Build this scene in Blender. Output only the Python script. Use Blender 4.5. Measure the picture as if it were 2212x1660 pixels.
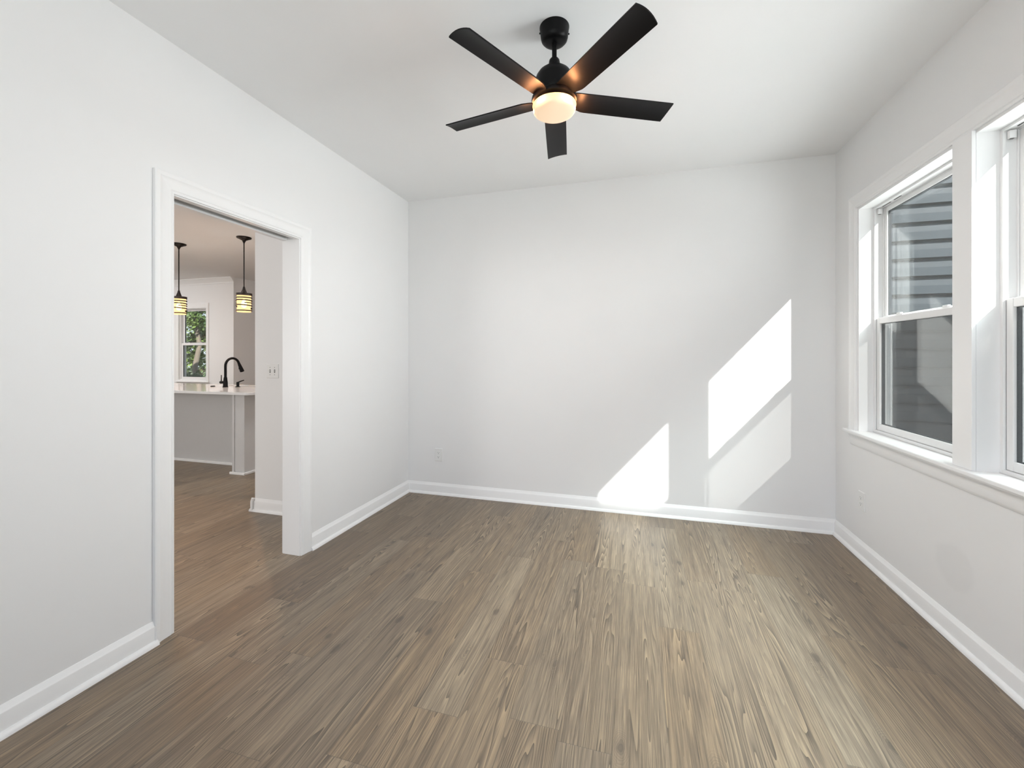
import bpy, bmesh, math, random
from mathutils import Vector, Matrix

random.seed(7)
for o in list(bpy.data.objects):
    bpy.data.objects.remove(o)
S = bpy.context.scene
COL = S.collection
PI = math.pi

# ------------------------------------------------------------------ room measures (metres)
XL, XR, YB, H = -2.068, 1.392, 3.602, 2.743      # left wall, right wall, back wall, ceiling
YR = -1.5                                        # rear wall, behind the camera
WT = 0.132                                       # left wall thickness
EYE = 1.2928

# ------------------------------------------------------------------ camera
cam = bpy.data.cameras.new('camera')
cam.sensor_fit = 'HORIZONTAL'
cam.sensor_width = 36.0
cam.lens = 919.15 / 2212 * 36.0
cam.shift_y = -(830 - 766.5) / 2212
cam.clip_start = 0.02
cam_o = bpy.data.objects.new('camera', cam)
cam_o.location = (0, 0, EYE)
cam_o.rotation_euler = (PI / 2, 0, math.radians(16.134))
COL.objects.link(cam_o)
S.camera = cam_o

# ------------------------------------------------------------------ exposure, sky, sun, daylight, fill lamps
S.view_settings.view_transform = 'Standard'
S.view_settings.look = 'None'
S.view_settings.gamma = 1.0
S.view_settings.use_curve_mapping = False
S.view_settings.exposure = 0.03

world = bpy.data.worlds.new('sky')
S.world = world
world.use_nodes = True
wn = world.node_tree
wn.nodes.clear()
w_out = wn.nodes.new('ShaderNodeOutputWorld')
w_bg = wn.nodes.new('ShaderNodeBackground')
w_tc = wn.nodes.new('ShaderNodeTexCoord')
w_sep = wn.nodes.new('ShaderNodeSeparateXYZ')
w_rmp = wn.nodes.new('ShaderNodeValToRGB')
w_rmp.color_ramp.elements[0].position = 0.0
w_rmp.color_ramp.elements[0].color = (0.80, 0.88, 1.0, 1)
w_rmp.color_ramp.elements[1].position = 0.7
w_rmp.color_ramp.elements[1].color = (0.52, 0.70, 1.0, 1)
wn.links.new(w_tc.outputs['Generated'], w_sep.inputs[0])
wn.links.new(w_sep.outputs['Z'], w_rmp.inputs[0])
wn.links.new(w_rmp.outputs[0], w_bg.inputs['Color'])
wn.links.new(w_bg.outputs[0], w_out.inputs[0])
w_bg.inputs['Strength'].default_value = 1.5

SUN_DIR = Vector((-0.855, 1.0, -0.957))


def add_light(name, kind, loc, energy, color=(1, 1, 1), direction=None, **kw):
    l = bpy.data.lights.new(name, kind)
    l.energy = energy
    l.color = color
    for k, v in kw.items():
        setattr(l, k, v)
    o = bpy.data.objects.new(name, l)
    o.location = loc
    if direction is not None:
        o.rotation_euler = Vector(direction).to_track_quat('-Z', 'Y').to_euler()
    COL.objects.link(o)
    return o


add_light('sun', 'SUN', (12, -14, 14), 10.0, (1.0, 0.97, 0.93), SUN_DIR, angle=math.radians(0.53))
# added fill lamp in a made-up opening of the rear wall (behind the camera)
add_light('rear_fill', 'AREA', (-0.2, YR - 0.12, 1.25), 44, (0.94, 0.97, 1.0), (0.66, 1, 1.3),
          shape='RECTANGLE', size=3.0, size_y=2.2)
# daylight through the two side windows
add_light('side_daylight', 'AREA', (1.72, 2.25, 1.52), 25, (0.965, 0.983, 1.0), (-1, 0, 0.0),
          shape='RECTANGLE', size=1.35, size_y=1.75, spread=math.radians(80))
# sunlit ground outside throwing light up through the windows onto the ceiling
add_light('ground_bounce', 'AREA', (1.95, 2.20, 1.05), 45, (0.965, 0.983, 1.0), (-1, 0, 0.55),
          shape='RECTANGLE', size=1.6, size_y=1.75, spread=math.radians(110))
add_light('side_skylight', 'AREA', (1.98, 2.30, 2.92), 150, (0.92, 1.0, 0.985), (-1, -0.04, -1.85),
          shape='RECTANGLE', size=1.2, size_y=2.0, spread=math.radians(60))
# added fill lamp for the kitchen, in front of its windowless rear wall
add_light('kitchen_rear_fill', 'AREA', (-5.2, YR + 0.05, 1.5), 120, (1.0, 0.985, 0.97), (-0.15, 1, 0.15),
          shape='RECTANGLE', size=3.5, size_y=1.6)
for cx, cy, pw in ((-8.8, 4.0, 95), (-3.15, 4.6, 48), (-5.2, 2.9, 22)):  # added fill lamps under the kitchen ceiling, without any fittings
    add_light('kitchen_overhead_fill', 'AREA', (cx, cy, H - 0.01), pw, (1.0, 0.985, 0.97), (0, 0.2, -1), shape='DISK', size=0.5)


# ------------------------------------------------------------------ material helpers
def new_mat(name):
    m = bpy.data.materials.new(name)
    m.use_nodes = True
    nt = m.node_tree
    b = nt.nodes.get('Principled BSDF')
    return m, nt, b


def plain(name, col, rough=0.5, metal=0.0, spec=0.5, var=0.0, scale=20.0, bump=0.0, bump_scale=200.0):
    m, nt, b = new_mat(name)
    b.inputs['Base Color'].default_value = (*col, 1)
    b.inputs['Roughness'].default_value = rough
    b.inputs['Metallic'].default_value = metal
    b.inputs['Specular IOR Level'].default_value = spec
    tc = nt.nodes.new('ShaderNodeTexCoord')
    if var > 0:
        n = nt.nodes.new('ShaderNodeTexNoise')
        n.inputs['Scale'].default_value = scale
        n.inputs['Detail'].default_value = 4
        mx = nt.nodes.new('ShaderNodeMix')
        mx.data_type = 'RGBA'
        mx.inputs[6].default_value = (*[c * (1 - var) for c in col], 1)
        mx.inputs[7].default_value = (*[min(1, c * (1 + var)) for c in col], 1)
        nt.links.new(tc.outputs['Object'], n.inputs['Vector'])
        nt.links.new(n.outputs['Fac'], mx.inputs[0])
        nt.links.new(mx.outputs[2], b.inputs['Base Color'])
    if bump > 0:
        n2 = nt.nodes.new('ShaderNodeTexNoise')
        n2.inputs['Scale'].default_value = bump_scale
        n2.inputs['Detail'].default_value = 3
        bp = nt.nodes.new('ShaderNodeBump')
        bp.inputs['Strength'].default_value = bump
        bp.inputs['Distance'].default_value = 0.002
        nt.links.new(tc.outputs['Object'], n2.inputs['Vector'])
        nt.links.new(n2.outputs['Fac'], bp.inputs['Height'])
        nt.links.new(bp.outputs[0], b.inputs['Normal'])
    return m


def emissive(name, col, strength, base=(0.8, 0.8, 0.8)):
    m, nt, b = new_mat(name)
    b.inputs['Base Color'].default_value = (*base, 1)
    b.inputs['Emission Color'].default_value = (*col, 1)
    b.inputs['Emission Strength'].default_value = strength
    b.inputs['Roughness'].default_value = 0.3
    return m


class NT:
    """small helper for math node chains"""
    def __init__(self, nt):
        self.nt = nt

    def m(self, op, a, b=None, c=None):
        n = self.nt.nodes.new('ShaderNodeMath')
        n.operation = op
        for i, v in enumerate((a, b, c)):
            if v is None:
                continue
            if isinstance(v, (int, float)):
                n.inputs[i].default_value = v
            else:
                self.nt.links.new(v, n.inputs[i])
        return n.outputs[0]

    def xyz(self, x, y, z):
        n = self.nt.nodes.new('ShaderNodeCombineXYZ')
        for i, v in enumerate((x, y, z)):
            if isinstance(v, (int, float)):
                n.inputs[i].default_value = v
            else:
                self.nt.links.new(v, n.inputs[i])
        return n.outputs[0]

    def noise(self, vec, scale, detail=2, rough=0.5, dist=0.0):
        n = self.nt.nodes.new('ShaderNodeTexNoise')
        n.inputs['Scale'].default_value = scale
        n.inputs['Detail'].default_value = detail
        n.inputs['Roughness'].default_value = rough
        n.inputs['Distortion'].default_value = dist
        self.nt.links.new(vec, n.inputs['Vector'])
        return n.outputs['Fac']

    def white(self, vec):
        n = self.nt.nodes.new('ShaderNodeTexWhiteNoise')
        n.noise_dimensions = '3D'
        self.nt.links.new(vec, n.inputs['Vector'])
        return n.outputs['Value'], n.outputs['Color']

    def ramp(self, fac, stops):
        n = self.nt.nodes.new('ShaderNodeValToRGB')
        cr = n.color_ramp
        while len(cr.elements) > 1:
            cr.elements.remove(cr.elements[-1])
        for i, (p, c) in enumerate(stops):
            e = cr.elements[0] if i == 0 else cr.elements.new(p)
            e.position = p
            e.color = (*c, 1)
        self.nt.links.new(fac, n.inputs[0])
        return n.outputs[0]

    def smooth(self, v, lo, hi):
        n = self.nt.nodes.new('ShaderNodeMapRange')
        n.interpolation_type = 'SMOOTHSTEP'
        n.inputs[1].default_value = lo
        n.inputs[2].default_value = hi
        self.nt.links.new(v, n.inputs[0])
        return n.outputs[0]

    def mix(self, fac, a, b, blend='MIX'):
        n = self.nt.nodes.new('ShaderNodeMix')
        n.data_type = 'RGBA'
        n.blend_type = blend
        for idx, v in ((0, fac), (6, a), (7, b)):
            if isinstance(v, (int, float)):
                n.inputs[idx].default_value = v
            elif isinstance(v, tuple):
                n.inputs[idx].default_value = (*v, 1)
            else:
                self.nt.links.new(v, n.inputs[idx])
        return n.outputs[2]


def floor_material():
    m, nt, b = new_mat('vinyl_plank_floor')
    q = NT(nt)
    tc = nt.nodes.new('ShaderNodeTexCoord')
    sep = nt.nodes.new('ShaderNodeSeparateXYZ')
    nt.links.new(tc.outputs['Object'], sep.inputs[0])
    X, Y = sep.outputs['X'], sep.outputs['Y']
    W, L = 0.178, 1.22
    u = q.m('DIVIDE', q.m('ADD', X, 0.428), W)
    row = q.m('FLOOR', u)
    fu = q.m('SUBTRACT', u, row)
    r1, _ = q.white(q.xyz(row, 3.7, 1.3))
    v = q.m('ADD', q.m('DIVIDE', Y, L), q.m('MULTIPLY', r1, 7.31))
    seg = q.m('FLOOR', v)
    fv = q.m('SUBTRACT', v, seg)
    pid, pcol = q.white(q.xyz(row, seg, 9.1))
    pid2, _ = q.white(q.xyz(row, seg, 4.4))
    pid3, _ = q.white(q.xyz(row, seg, 17.2))
    off = q.m('MULTIPLY', pid, 91.0)
    # cathedral grain: contour lines of a stretched smooth field
    gv = q.xyz(q.m('MULTIPLY', X, 10.5), q.m('ADD', q.m('MULTIPLY', Y, 0.50), off), q.m('MULTIPLY', pid2, 40.0))
    field = q.noise(gv, 1.0, 1.5, 0.45, 0.25)
    ph = q.m('MULTIPLY', field, 34.0)
    saw = q.m('SUBTRACT', ph, q.m('FLOOR', ph))
    rings = q.m('POWER', saw, 3.2)
    # wavy fine fibres
    fv2 = q.xyz(q.m('MULTIPLY', X, 230.0), q.m('ADD', q.m('MULTIPLY', Y, 5.5), off), pid2)
    fibre = q.noise(fv2, 1.0, 3, 0.6, 0.3)
    fv3 = q.xyz(q.m('MULTIPLY', X, 34.0), q.m('ADD', q.m('MULTIPLY', Y, 1.0), off), pid2)
    streak = q.noise(fv3, 1.0, 3, 0.6, 0.5)
    # ring visibility patches
    pv = q.xyz(q.m('MULTIPLY', X, 15.0), q.m('ADD', q.m('MULTIPLY', Y, 0.75), off), q.m('MULTIPLY', pid3, 33.0))
    patch = q.smooth(q.noise(pv, 1.0, 2, 0.5, 0.2), 0.40, 0.60)
    # knots
    vor = nt.nodes.new('ShaderNodeTexVoronoi')
    vor.voronoi_dimensions = '3D'
    vor.inputs['Scale'].default_value = 1.0
    kv = q.xyz(q.m('MULTIPLY', X, 6.0), q.m('ADD', q.m('MULTIPLY', Y, 2.9), off), q.m('MULTIPLY', pid, 13.0))
    nt.links.new(kv, vor.inputs['Vector'])
    kd = vor.outputs['Distance']
    kn = q.noise(q.xyz(q.m('MULTIPLY', X, 30.0), q.m('MULTIPLY', Y, 22.0), off), 1.0, 2)
    kdn = q.m('ADD', kd, q.m('MULTIPLY', q.m('SUBTRACT', kn, 0.5), 0.10))
    knot_core = q.m('SUBTRACT', 1.0, q.smooth(kdn, 0.045, 0.115))
    kring = q.m('MULTIPLY', kdn, 34.0)
    kring = q.m('SUBTRACT', kring, q.m('FLOOR', kring))
    knot_zone = q.m('SUBTRACT', 1.0, q.smooth(kdn, 0.12, 0.30))
    # plank colours
    base = q.ramp(pid, [(0.0, (0.148, 0.106, 0.070)), (0.10, (0.210, 0.156, 0.105)), (0.45, (0.235, 0.176, 0.119)),
                        (0.75, (0.252, 0.191, 0.131)), (1.0, (0.288, 0.225, 0.160))])
    tint = q.mix(pid3, (1.04, 1.0, 0.93), (0.97, 1.0, 1.03))
    base = q.mix(1.0, base, tint, 'MULTIPLY')
    st = q.smooth(streak, 0.30, 0.72)
    col = q.mix(q.m('MULTIPLY', st, 0.66), base, (0.086, 0.060, 0.040))
    lighter = q.mix(1.0, base, (1.75, 1.71, 1.60), 'MULTIPLY')
    col = q.mix(q.m('MULTIPLY', q.smooth(fibre, 0.48, 0.72), 0.55), col, lighter)
    col = q.mix(q.m('MULTIPLY', q.m('SUBTRACT', 1.0, q.smooth(fibre, 0.27, 0.48)), 0.68), col, (0.058, 0.040, 0.027))
    col = q.mix(q.m('MULTIPLY', q.m('MULTIPLY', rings, patch), 0.78), col, (0.040, 0.027, 0.018))
    col = q.mix(q.m('MULTIPLY', q.m('MULTIPLY', q.m('SUBTRACT', 1.0, q.smooth(saw, 0.0, 0.5)), patch), 0.45), col, lighter)
    col = q.mix(q.m('MULTIPLY', q.m('MULTIPLY', q.m('POWER', kring, 2.0), knot_zone), 0.50), col, (0.075, 0.053, 0.037))
    col = q.mix(q.m('MULTIPLY', knot_core, 0.62), col, (0.060, 0.044, 0.033))
    # joints
    ex = q.m('MINIMUM', fu, q.m('SUBTRACT', 1.0, fu))
    ey = q.m('MINIMUM', fv, q.m('SUBTRACT', 1.0, fv))
    jx = q.m('SUBTRACT', 1.0, q.smooth(ex, 0.002, 0.010))
    jy = q.m('SUBTRACT', 1.0, q.smooth(ey, 0.0004, 0.0016))
    j = q.m('MAXIMUM', jx, jy)
    col = q.mix(q.m('MULTIPLY', j, 0.45), col, (0.07, 0.055, 0.042))
    nt.links.new(col, b.inputs['Base Color'])
    rg = q.m('ADD', 0.33, q.m('MULTIPLY', fibre, 0.14))
    nt.links.new(rg, b.inputs['Roughness'])
    b.inputs['Specular IOR Level'].default_value = 0.85
    bp = nt.nodes.new('ShaderNodeBump')
    bp.inputs['Strength'].default_value = 0.30
    bp.inputs['Distance'].default_value = 0.001
    hgt = q.m('SUBTRACT', fibre, q.m('ADD', q.m('MULTIPLY', q.m('MULTIPLY', rings, patch), 0.6), j))
    nt.links.new(hgt, bp.inputs['Height'])
    nt.links.new(bp.outputs[0], b.inputs['Normal'])
    return m


def wall_material(name, col, stain=None):
    m, nt, b = new_mat(name)
    q = NT(nt)
    tc = nt.nodes.new('ShaderNodeTexCoord')
    n = q.noise(tc.outputs['Object'], 3.0, 3)
    c = q.mix(n, tuple(x * 0.985 for x in col), tuple(min(1, x * 1.01) for x in col))
    if stain:
        sep = nt.nodes.new('ShaderNodeSeparateXYZ')
        nt.links.new(tc.outputs['Object'], sep.inputs[0])
        dy = q.m('DIVIDE', q.m('SUBTRACT', sep.outputs['Y'], stain[0]), stain[2])
        dz = q.m('DIVIDE', q.m('SUBTRACT', sep.outputs['Z'], stain[1]), stain[3])
        wob = q.noise(tc.outputs['Object'], 14.0, 3)
        d = q.m('SQRT', q.m('ADD', q.m('MULTIPLY', dy, dy), q.m('MULTIPLY', dz, dz)))
        d = q.m('ADD', d, q.m('MULTIPLY', q.m('SUBTRACT', wob, 0.5), 0.5))
        f = q.m('SUBTRACT', 1.0, q.smooth(d, 0.75, 1.15))
        c = q.mix(q.m('MULTIPLY', f, 0.06), c, (0.30, 0.30, 0.29))
    nt.links.new(c, b.inputs['Base Color'])
    b.inputs['Roughness'].default_value = 0.62
    b.inputs['Specular IOR Level'].default_value = 0.3
    n2 = q.noise(tc.outputs['Object'], 260.0, 2)
    bp = nt.nodes.new('ShaderNodeBump')
    bp.inputs['Strength'].default_value = 0.06
    bp.inputs['Distance'].default_value = 0.001
    nt.links.new(n2, bp.inputs['Height'])
    nt.links.new(bp.outputs[0], b.inputs['Normal'])
    return m


def glass_material(name='window_glass', tint=(0.975, 0.985, 0.982)):
    m = bpy.data.materials.new(name)
    m.use_nodes = True
    nt = m.node_tree
    nt.nodes.clear()
    q = NT(nt)
    out = nt.nodes.new('ShaderNodeOutputMaterial')
    mix = nt.nodes.new('ShaderNodeMixShader')
    tr = nt.nodes.new('ShaderNodeBsdfTransparent')
    tr.inputs[0].default_value = (*tint, 1)
    gl = nt.nodes.new('ShaderNodeBsdfGlossy')
    gl.inputs['Roughness'].default_value = 0.0
    geo = nt.nodes.new('ShaderNodeNewGeometry')
    dot = nt.nodes.new('ShaderNodeVectorMath')
    dot.operation = 'DOT_PRODUCT'
    nt.links.new(geo.outputs['Normal'], dot.inputs[0])
    nt.links.new(geo.outputs['Incoming'], dot.inputs[1])
    c = q.m('ABSOLUTE', dot.outputs['Value'])
    f = q.m('ADD', 0.042, q.m('MULTIPLY', 0.958, q.m('POWER', q.m('SUBTRACT', 1.0, c), 5.0)))
    nt.links.new(f, mix.inputs[0])
    nt.links.new(tr.outputs[0], mix.inputs[1])
    nt.links.new(gl.outputs[0], mix.inputs[2])
    nt.links.new(mix.outputs[0], out.inputs[0])
    return m


def screen_material():
    m = bpy.data.materials.new('insect_screen_mesh')
    m.use_nodes = True
    nt = m.node_tree
    nt.nodes.clear()
    out = nt.nodes.new('ShaderNodeOutputMaterial')
    mix = nt.nodes.new('ShaderNodeMixShader')
    mix.inputs[0].default_value = 0.62
    tr = nt.nodes.new('ShaderNodeBsdfTransparent')
    df = nt.nodes.new('ShaderNodeBsdfDiffuse')
    df.inputs[0].default_value = (0.006, 0.006, 0.007, 1)
    nt.links.new(tr.outputs[0], mix.inputs[1])
    nt.links.new(df.outputs[0], mix.inputs[2])
    nt.links.new(mix.outputs[0], out.inputs[0])
    return m


def leaf_material(name, c0, c1):
    m, nt, b = new_mat(name)
    q = NT(nt)
    tc = nt.nodes.new('ShaderNodeTexCoord')
    n = q.noise(tc.outputs['Object'], 1.3, 3)
    nt.links.new(q.mix(q.smooth(n, 0.35, 0.65), c0, c1), b.inputs['Base Color'])
    b.inputs['Roughness'].default_value = 0.6
    return m


M = {}
M['floor'] = floor_material()
M['wall'] = wall_material('wall_paint', (0.85, 0.85, 0.85))
M['wall_r'] = wall_material('wall_paint_right', (0.85, 0.85, 0.85), stain=(2.42, 0.33, 0.13, 0.10))
M['ceil'] = wall_material('ceiling_paint', (0.90, 0.90, 0.90))
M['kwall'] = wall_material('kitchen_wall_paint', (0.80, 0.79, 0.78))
M['trim'] = plain('trim_paint', (0.89, 0.89, 0.89), 0.35, bump=0.02)
M['vinyl'] = plain('window_vinyl', (0.84, 0.84, 0.84), 0.32, var=0.01)
M['glass'] = glass_material()
M['screen'] = screen_material()
M['gasket'] = plain('dark_glazing_gasket', (0.03, 0.035, 0.04), 0.6, var=0.1)
M['plate'] = plain('switch_plate_plastic', (0.83, 0.83, 0.82), 0.3, var=0.01)
M['slot'] = plain('dark_slot', (0.12, 0.12, 0.12), 0.6, var=0.05)
M['black'] = plain('matte_black_metal', (0.003, 0.003, 0.0035), 0.40, spec=0.16, var=0.1, bump=0.02)
M['blade'] = plain('black_fan_blade', (0.005, 0.005, 0.0055), 0.42, spec=0.19, var=0.15, scale=60, bump=0.05, bump_scale=400)
M['bronze'] = plain('dark_bronze', (0.008, 0.005, 0.004), 0.4, metal=0.0, spec=0.25, var=0.1)
M['bowl'] = emissive('glowing_opal_glass', (1.0, 0.66, 0.38), 0.62, (0.55, 0.50, 0.42))
M['bowl_rim'] = emissive('glowing_opal_rim', (1.0, 0.76, 0.26), 1.0, (0.8, 0.7, 0.4))
M['counter'] = plain('quartz_countertop', (0.84, 0.84, 0.84), 0.07, spec=0.9, var=0.03, scale=90)
M['cabinet'] = plain('cabinet_paint', (0.62, 0.62, 0.62), 0.45, var=0.02)
M['sink'] = plain('stainless_sink', (0.35, 0.33, 0.32), 0.35, metal=1.0, var=0.05)
M['band'] = plain('dark_wrapped_wire', (0.020, 0.010, 0.006), 0.5, var=0.2)
M['shade_glow'] = bpy.data.materials.new('glowing_amber_glass')
M['shade_glow'].use_nodes = True
_nt = M['shade_glow'].node_tree
_nt.nodes.clear()
_o, _mx = _nt.nodes.new('ShaderNodeOutputMaterial'), _nt.nodes.new('ShaderNodeMixShader')
_t, _e = _nt.nodes.new('ShaderNodeBsdfTransparent'), _nt.nodes.new('ShaderNodeEmission')
_t.inputs[0].default_value = (1.0, 0.86, 0.60, 1)
_e.inputs[0].default_value = (1.0, 0.66, 0.30, 1)
_e.inputs[1].default_value = 2.1
_mx.inputs[0].default_value = 0.62
_nt.links.new(_t.outputs[0], _mx.inputs[1])
_nt.links.new(_e.outputs[0], _mx.inputs[2])
_nt.links.new(_mx.outputs[0], _o.inputs[0])
M['bulb'] = emissive('lamp_bulb', (1.0, 0.78, 0.42), 8.0)
M['siding'] = plain('blue_grey_lap_siding', (0.034, 0.047, 0.058), 0.55, var=0.06, scale=6, bump=0.05, bump_scale=120)
M['roof'] = plain('roof_shingles', (0.10, 0.10, 0.11), 0.8, var=0.2, scale=30)
M['grass'] = plain('lawn', (0.10, 0.12, 0.05), 0.9, var=0.4, scale=3)
M['bark'] = plain('tree_bark', (0.20, 0.16, 0.12), 0.9, var=0.35, scale=8)
M['leaf1'] = leaf_material('leaves_dark', (0.03, 0.07, 0.02), (0.20, 0.28, 0.06))
M['leaf2'] = leaf_material('leaves_light', (0.10, 0.15, 0.03), (0.40, 0.42, 0.12))
M['leaf3'] = leaf_material('leaves_autumn', (0.16, 0.11, 0.05), (0.42, 0.33, 0.14))
M['track'] = plain('grey_door_track', (0.45, 0.45, 0.44), 0.5, metal=0.1, var=0.05)


# ------------------------------------------------------------------ mesh helpers
class MB:
    def __init__(self):
        self.bm = bmesh.new()

    def box(self, x0, x1, y0, y1, z0, z1):
        v = [self.bm.verts.new(p) for p in ((x0, y0, z0), (x1, y0, z0), (x1, y1, z0), (x0, y1, z0),
                                            (x0, y0, z1), (x1, y0, z1), (x1, y1, z1), (x0, y1, z1))]
        for f in ((0, 3, 2, 1), (4, 5, 6, 7), (0, 1, 5, 4), (1, 2, 6, 5), (2, 3, 7, 6), (3, 0, 4, 7)):
            self.bm.faces.new([v[i] for i in f])
        return self

    def rings(self, rings, closed_u=True, cap=True):
        """list of rings (equal length lists of points) -> skin"""
        vs = [[self.bm.verts.new(p) for p in r] for r in rings]
        n = len(rings[0])
        for a, b in zip(vs[:-1], vs[1:]):
            for i in range(n if closed_u else n - 1):
                k = (i + 1) % n
                self.bm.faces.new((a[i], a[k], b[k], b[i]))
        if cap:
            self.bm.faces.new(list(reversed(vs[0])))
            self.bm.faces.new(vs[-1])
        return self

    def lathe(self, prof, c, n=48):
        """prof = [(r, z)...] around the vertical through c=(x, y)"""
        rings = [[(c[0] + r * math.cos(2 * PI * i / n), c[1] + r * math.sin(2 * PI * i / n), z) for i in range(n)]
                 for r, z in prof]
        return self.rings(rings)

    def tube(self, pts, r, n=16):
        pts = [Vector(p) for p in pts]
        rad = r if isinstance(r, (list, tuple)) else [r] * len(pts)
        rings = []
        up = Vector((0, 0, 1))
        prev = None
        for i, p in enumerate(pts):
            t = (pts[min(i + 1, len(pts) - 1)] - pts[max(i - 1, 0)]).normalized()
            if prev is None:
                a = t.cross(up)
                if a.length < 1e-4:
                    a = t.cross(Vector((1, 0, 0)))
                a.normalize()
            else:
                a = (prev - t * prev.dot(t)).normalized()
            prev = a
            b = t.cross(a)
            rings.append([p + (a * math.cos(2 * PI * k / n) + b * math.sin(2 * PI * k / n)) * rad[i] for k in range(n)])
        return self.rings(rings)

    def prism(self, poly, d0, d1, to):
        """poly of 2-D points swept from d0 to d1; to(u, v, d) -> xyz"""
        return self.rings([[to(u, v, d0) for u, v in poly], [to(u, v, d1) for u, v in poly]])

    def build(self, name, mat, parent=None, smooth=None, bevel=0.0, loc=None):
        off = Vector((0, 0, 0))
        if parent is not None:
            off = parent_world(parent)
        elif loc is not None:
            off = Vector(loc)
        bmesh.ops.recalc_face_normals(self.bm, faces=self.bm.faces)
        if off.length:
            bmesh.ops.translate(self.bm, vec=-off, verts=self.bm.verts)
        me = bpy.data.meshes.new(name)
        self.bm.to_mesh(me)
        self.bm.free()
        me.materials.append(mat)
        if smooth is not None:
            me.polygons.foreach_set('use_smooth', [True] * len(me.polygons))
            me.set_sharp_from_angle(angle=math.radians(smooth))
        o = bpy.data.objects.new(name, me)
        COL.objects.link(o)
        if parent is not None:
            o.parent = parent
        elif loc is not None:
            o.location = loc
        if bevel:
            md = o.modifiers.new('bevel', 'BEVEL')
            md.width = bevel
            md.segments = 2
            md.limit_method = 'ANGLE'
        return o


def parent_world(p):
    v = Vector((0, 0, 0))
    while p is not None:
        v += p.location
        p = p.parent
    return v


def thing(name, label, cat, loc, group=None):
    o = bpy.data.objects.new(name, None)
    o.empty_display_size = 0.1
    o.location = loc
    COL.objects.link(o)
    o['label'] = label
    o['category'] = cat
    o['kind'] = 'thing'
    if group:
        o['group'] = group
    return o


def struct_root(name, loc=(0, 0, 0)):
    o = bpy.data.objects.new(name, None)
    o.empty_display_size = 0.1
    o.location = loc
    COL.objects.link(o)
    o['kind'] = 'structure'
    return o


def struct(o):
    o['kind'] = 'structure'
    return o


def tag(o, label, cat, group=None, kind='thing'):
    o['label'] = label
    o['category'] = cat
    o['kind'] = kind
    if group:
        o['group'] = group
    return o


# ------------------------------------------------------------------ shell of the room and the kitchen
KX0, KY1 = -12.0, 9.5            # kitchen extents
KFX, KFY = -7.217, 6.2           # outer corner of the kitchen's window wall
DY0, DY1, DZ = 1.470, 2.242, 2.035   # cased opening in the left wall
RO = 0.02                        # jamb board thickness

struct(MB().box(KX0 - 0.15, XR + 0.14, YR - 0.15, KY1 + 0.15, -0.12, 0.0).build('floor', M['floor']))
struct(MB().box(KX0 - 0.15, XR + 0.14, YR - 0.15, KY1 + 0.15, H, H + 0.15).build('ceiling', M['ceil']))

w = MB()
w.box(XL - WT, XL, YR, DY0 - RO, 0, H)
w.box(XL - WT, XL, DY1 + RO, YB + 0.13, 0, H)
w.box(XL - WT, XL, DY0 - RO, DY1 + RO, DZ + RO, H)
struct(w.build('wall_left', M['wall']))
struct(MB().box(XL, XR, YB, YB + 0.13, 0, H).build('wall_back', M['wall']))

# right wall with its two window openings
WZ0, WZ1 = 0.797, 2.238
W1 = (2.388, 3.275)
W2 = (1.401, 2.288)
XO = XR + 0.14
w = MB()
w.box(XR, XO, YR, W2[0], 0, H)
w.box(XR, XO, W2[1], W1[0], WZ0 + 0.0003, WZ1)
w.box(XR, XO, W1[1], YB + 0.13, 0, H)
w.box(XR, XO, W2[0], W1[1], 0, WZ0 - 0.0225)
w.box(XR + 0.079, XO, W2[0], W1[1], WZ0 - 0.0225, WZ0 - 0.0005)
w.box(XR, XO, W2[0], W1[1], WZ1, H)
struct(w.build('wall_right', M['wall_r']))

# rear wall behind the camera, its wide opening invented to let the fill lamp shine in
w = MB()
w.box(XL, -1.7, YR - 0.13, YR, 0, H)
w.box(1.3, XR, YR - 0.13, YR, 0, H)
w.box(-1.7, 1.3, YR - 0.13, YR, 2.35, H)
w.box(-1.7, 1.3, YR - 0.13, YR, 0, 0.15)
struct(w.build('wall_rear', M['wall']))

# kitchen walls
KW = (-8.585, -7.875, 0.80, 2.185)    # window opening x0, x1, z0, z1
w = MB()
w.box(KX0, KW[0], KFY, KFY + 0.14, 0, H)
w.box(KW[1], KFX, KFY, KFY + 0.14, 0, H)
w.box(KW[0], KW[1], KFY, KFY + 0.14, 0, KW[2])
w.box(KW[0], KW[1], KFY, KFY + 0.14, KW[3], H)
w.box(KFX - 0.14, KFX, KFY + 0.14, KY1, 0, H)
w.box(KFX, XL - WT, KY1, KY1 + 0.14, 0, H)
struct(w.build('wall_kitchen_far', M['wall']))
struct(MB().box(KX0 - 0.14, KX0, YR, KFY + 0.14, 0, H).build('wall_kitchen_left', M['kwall']))
w = MB()
w.box(KX0, XL - WT, YR - 0.14, YR, 0, H)
struct(w.build('wall_kitchen_rear', M['kwall']))
w = MB()
w.box(XL - WT, XL, YB + 0.13, KY1, 0, H)
struct(w.build('wall_kitchen_right', M['kwall']))
struct(MB().box(-3.03, XL - WT, 2.80, 3.72, 0, H).build('wall_partition', M['wall']))


# ------------------------------------------------------------------ mouldings
BASE = [(0, 0), (0.0145, 0), (0.0145, 0.079), (0.0125, 0.083), (0.0105, 0.085), (0.0045, 0.100), (0.0025, 0.103), (0, 0.103)]
SHOE = [(0.014, 0), (0.033, 0), (0.0315, 0.008), (0.027, 0.015), (0.021, 0.019), (0.014, 0.020)]


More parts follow.
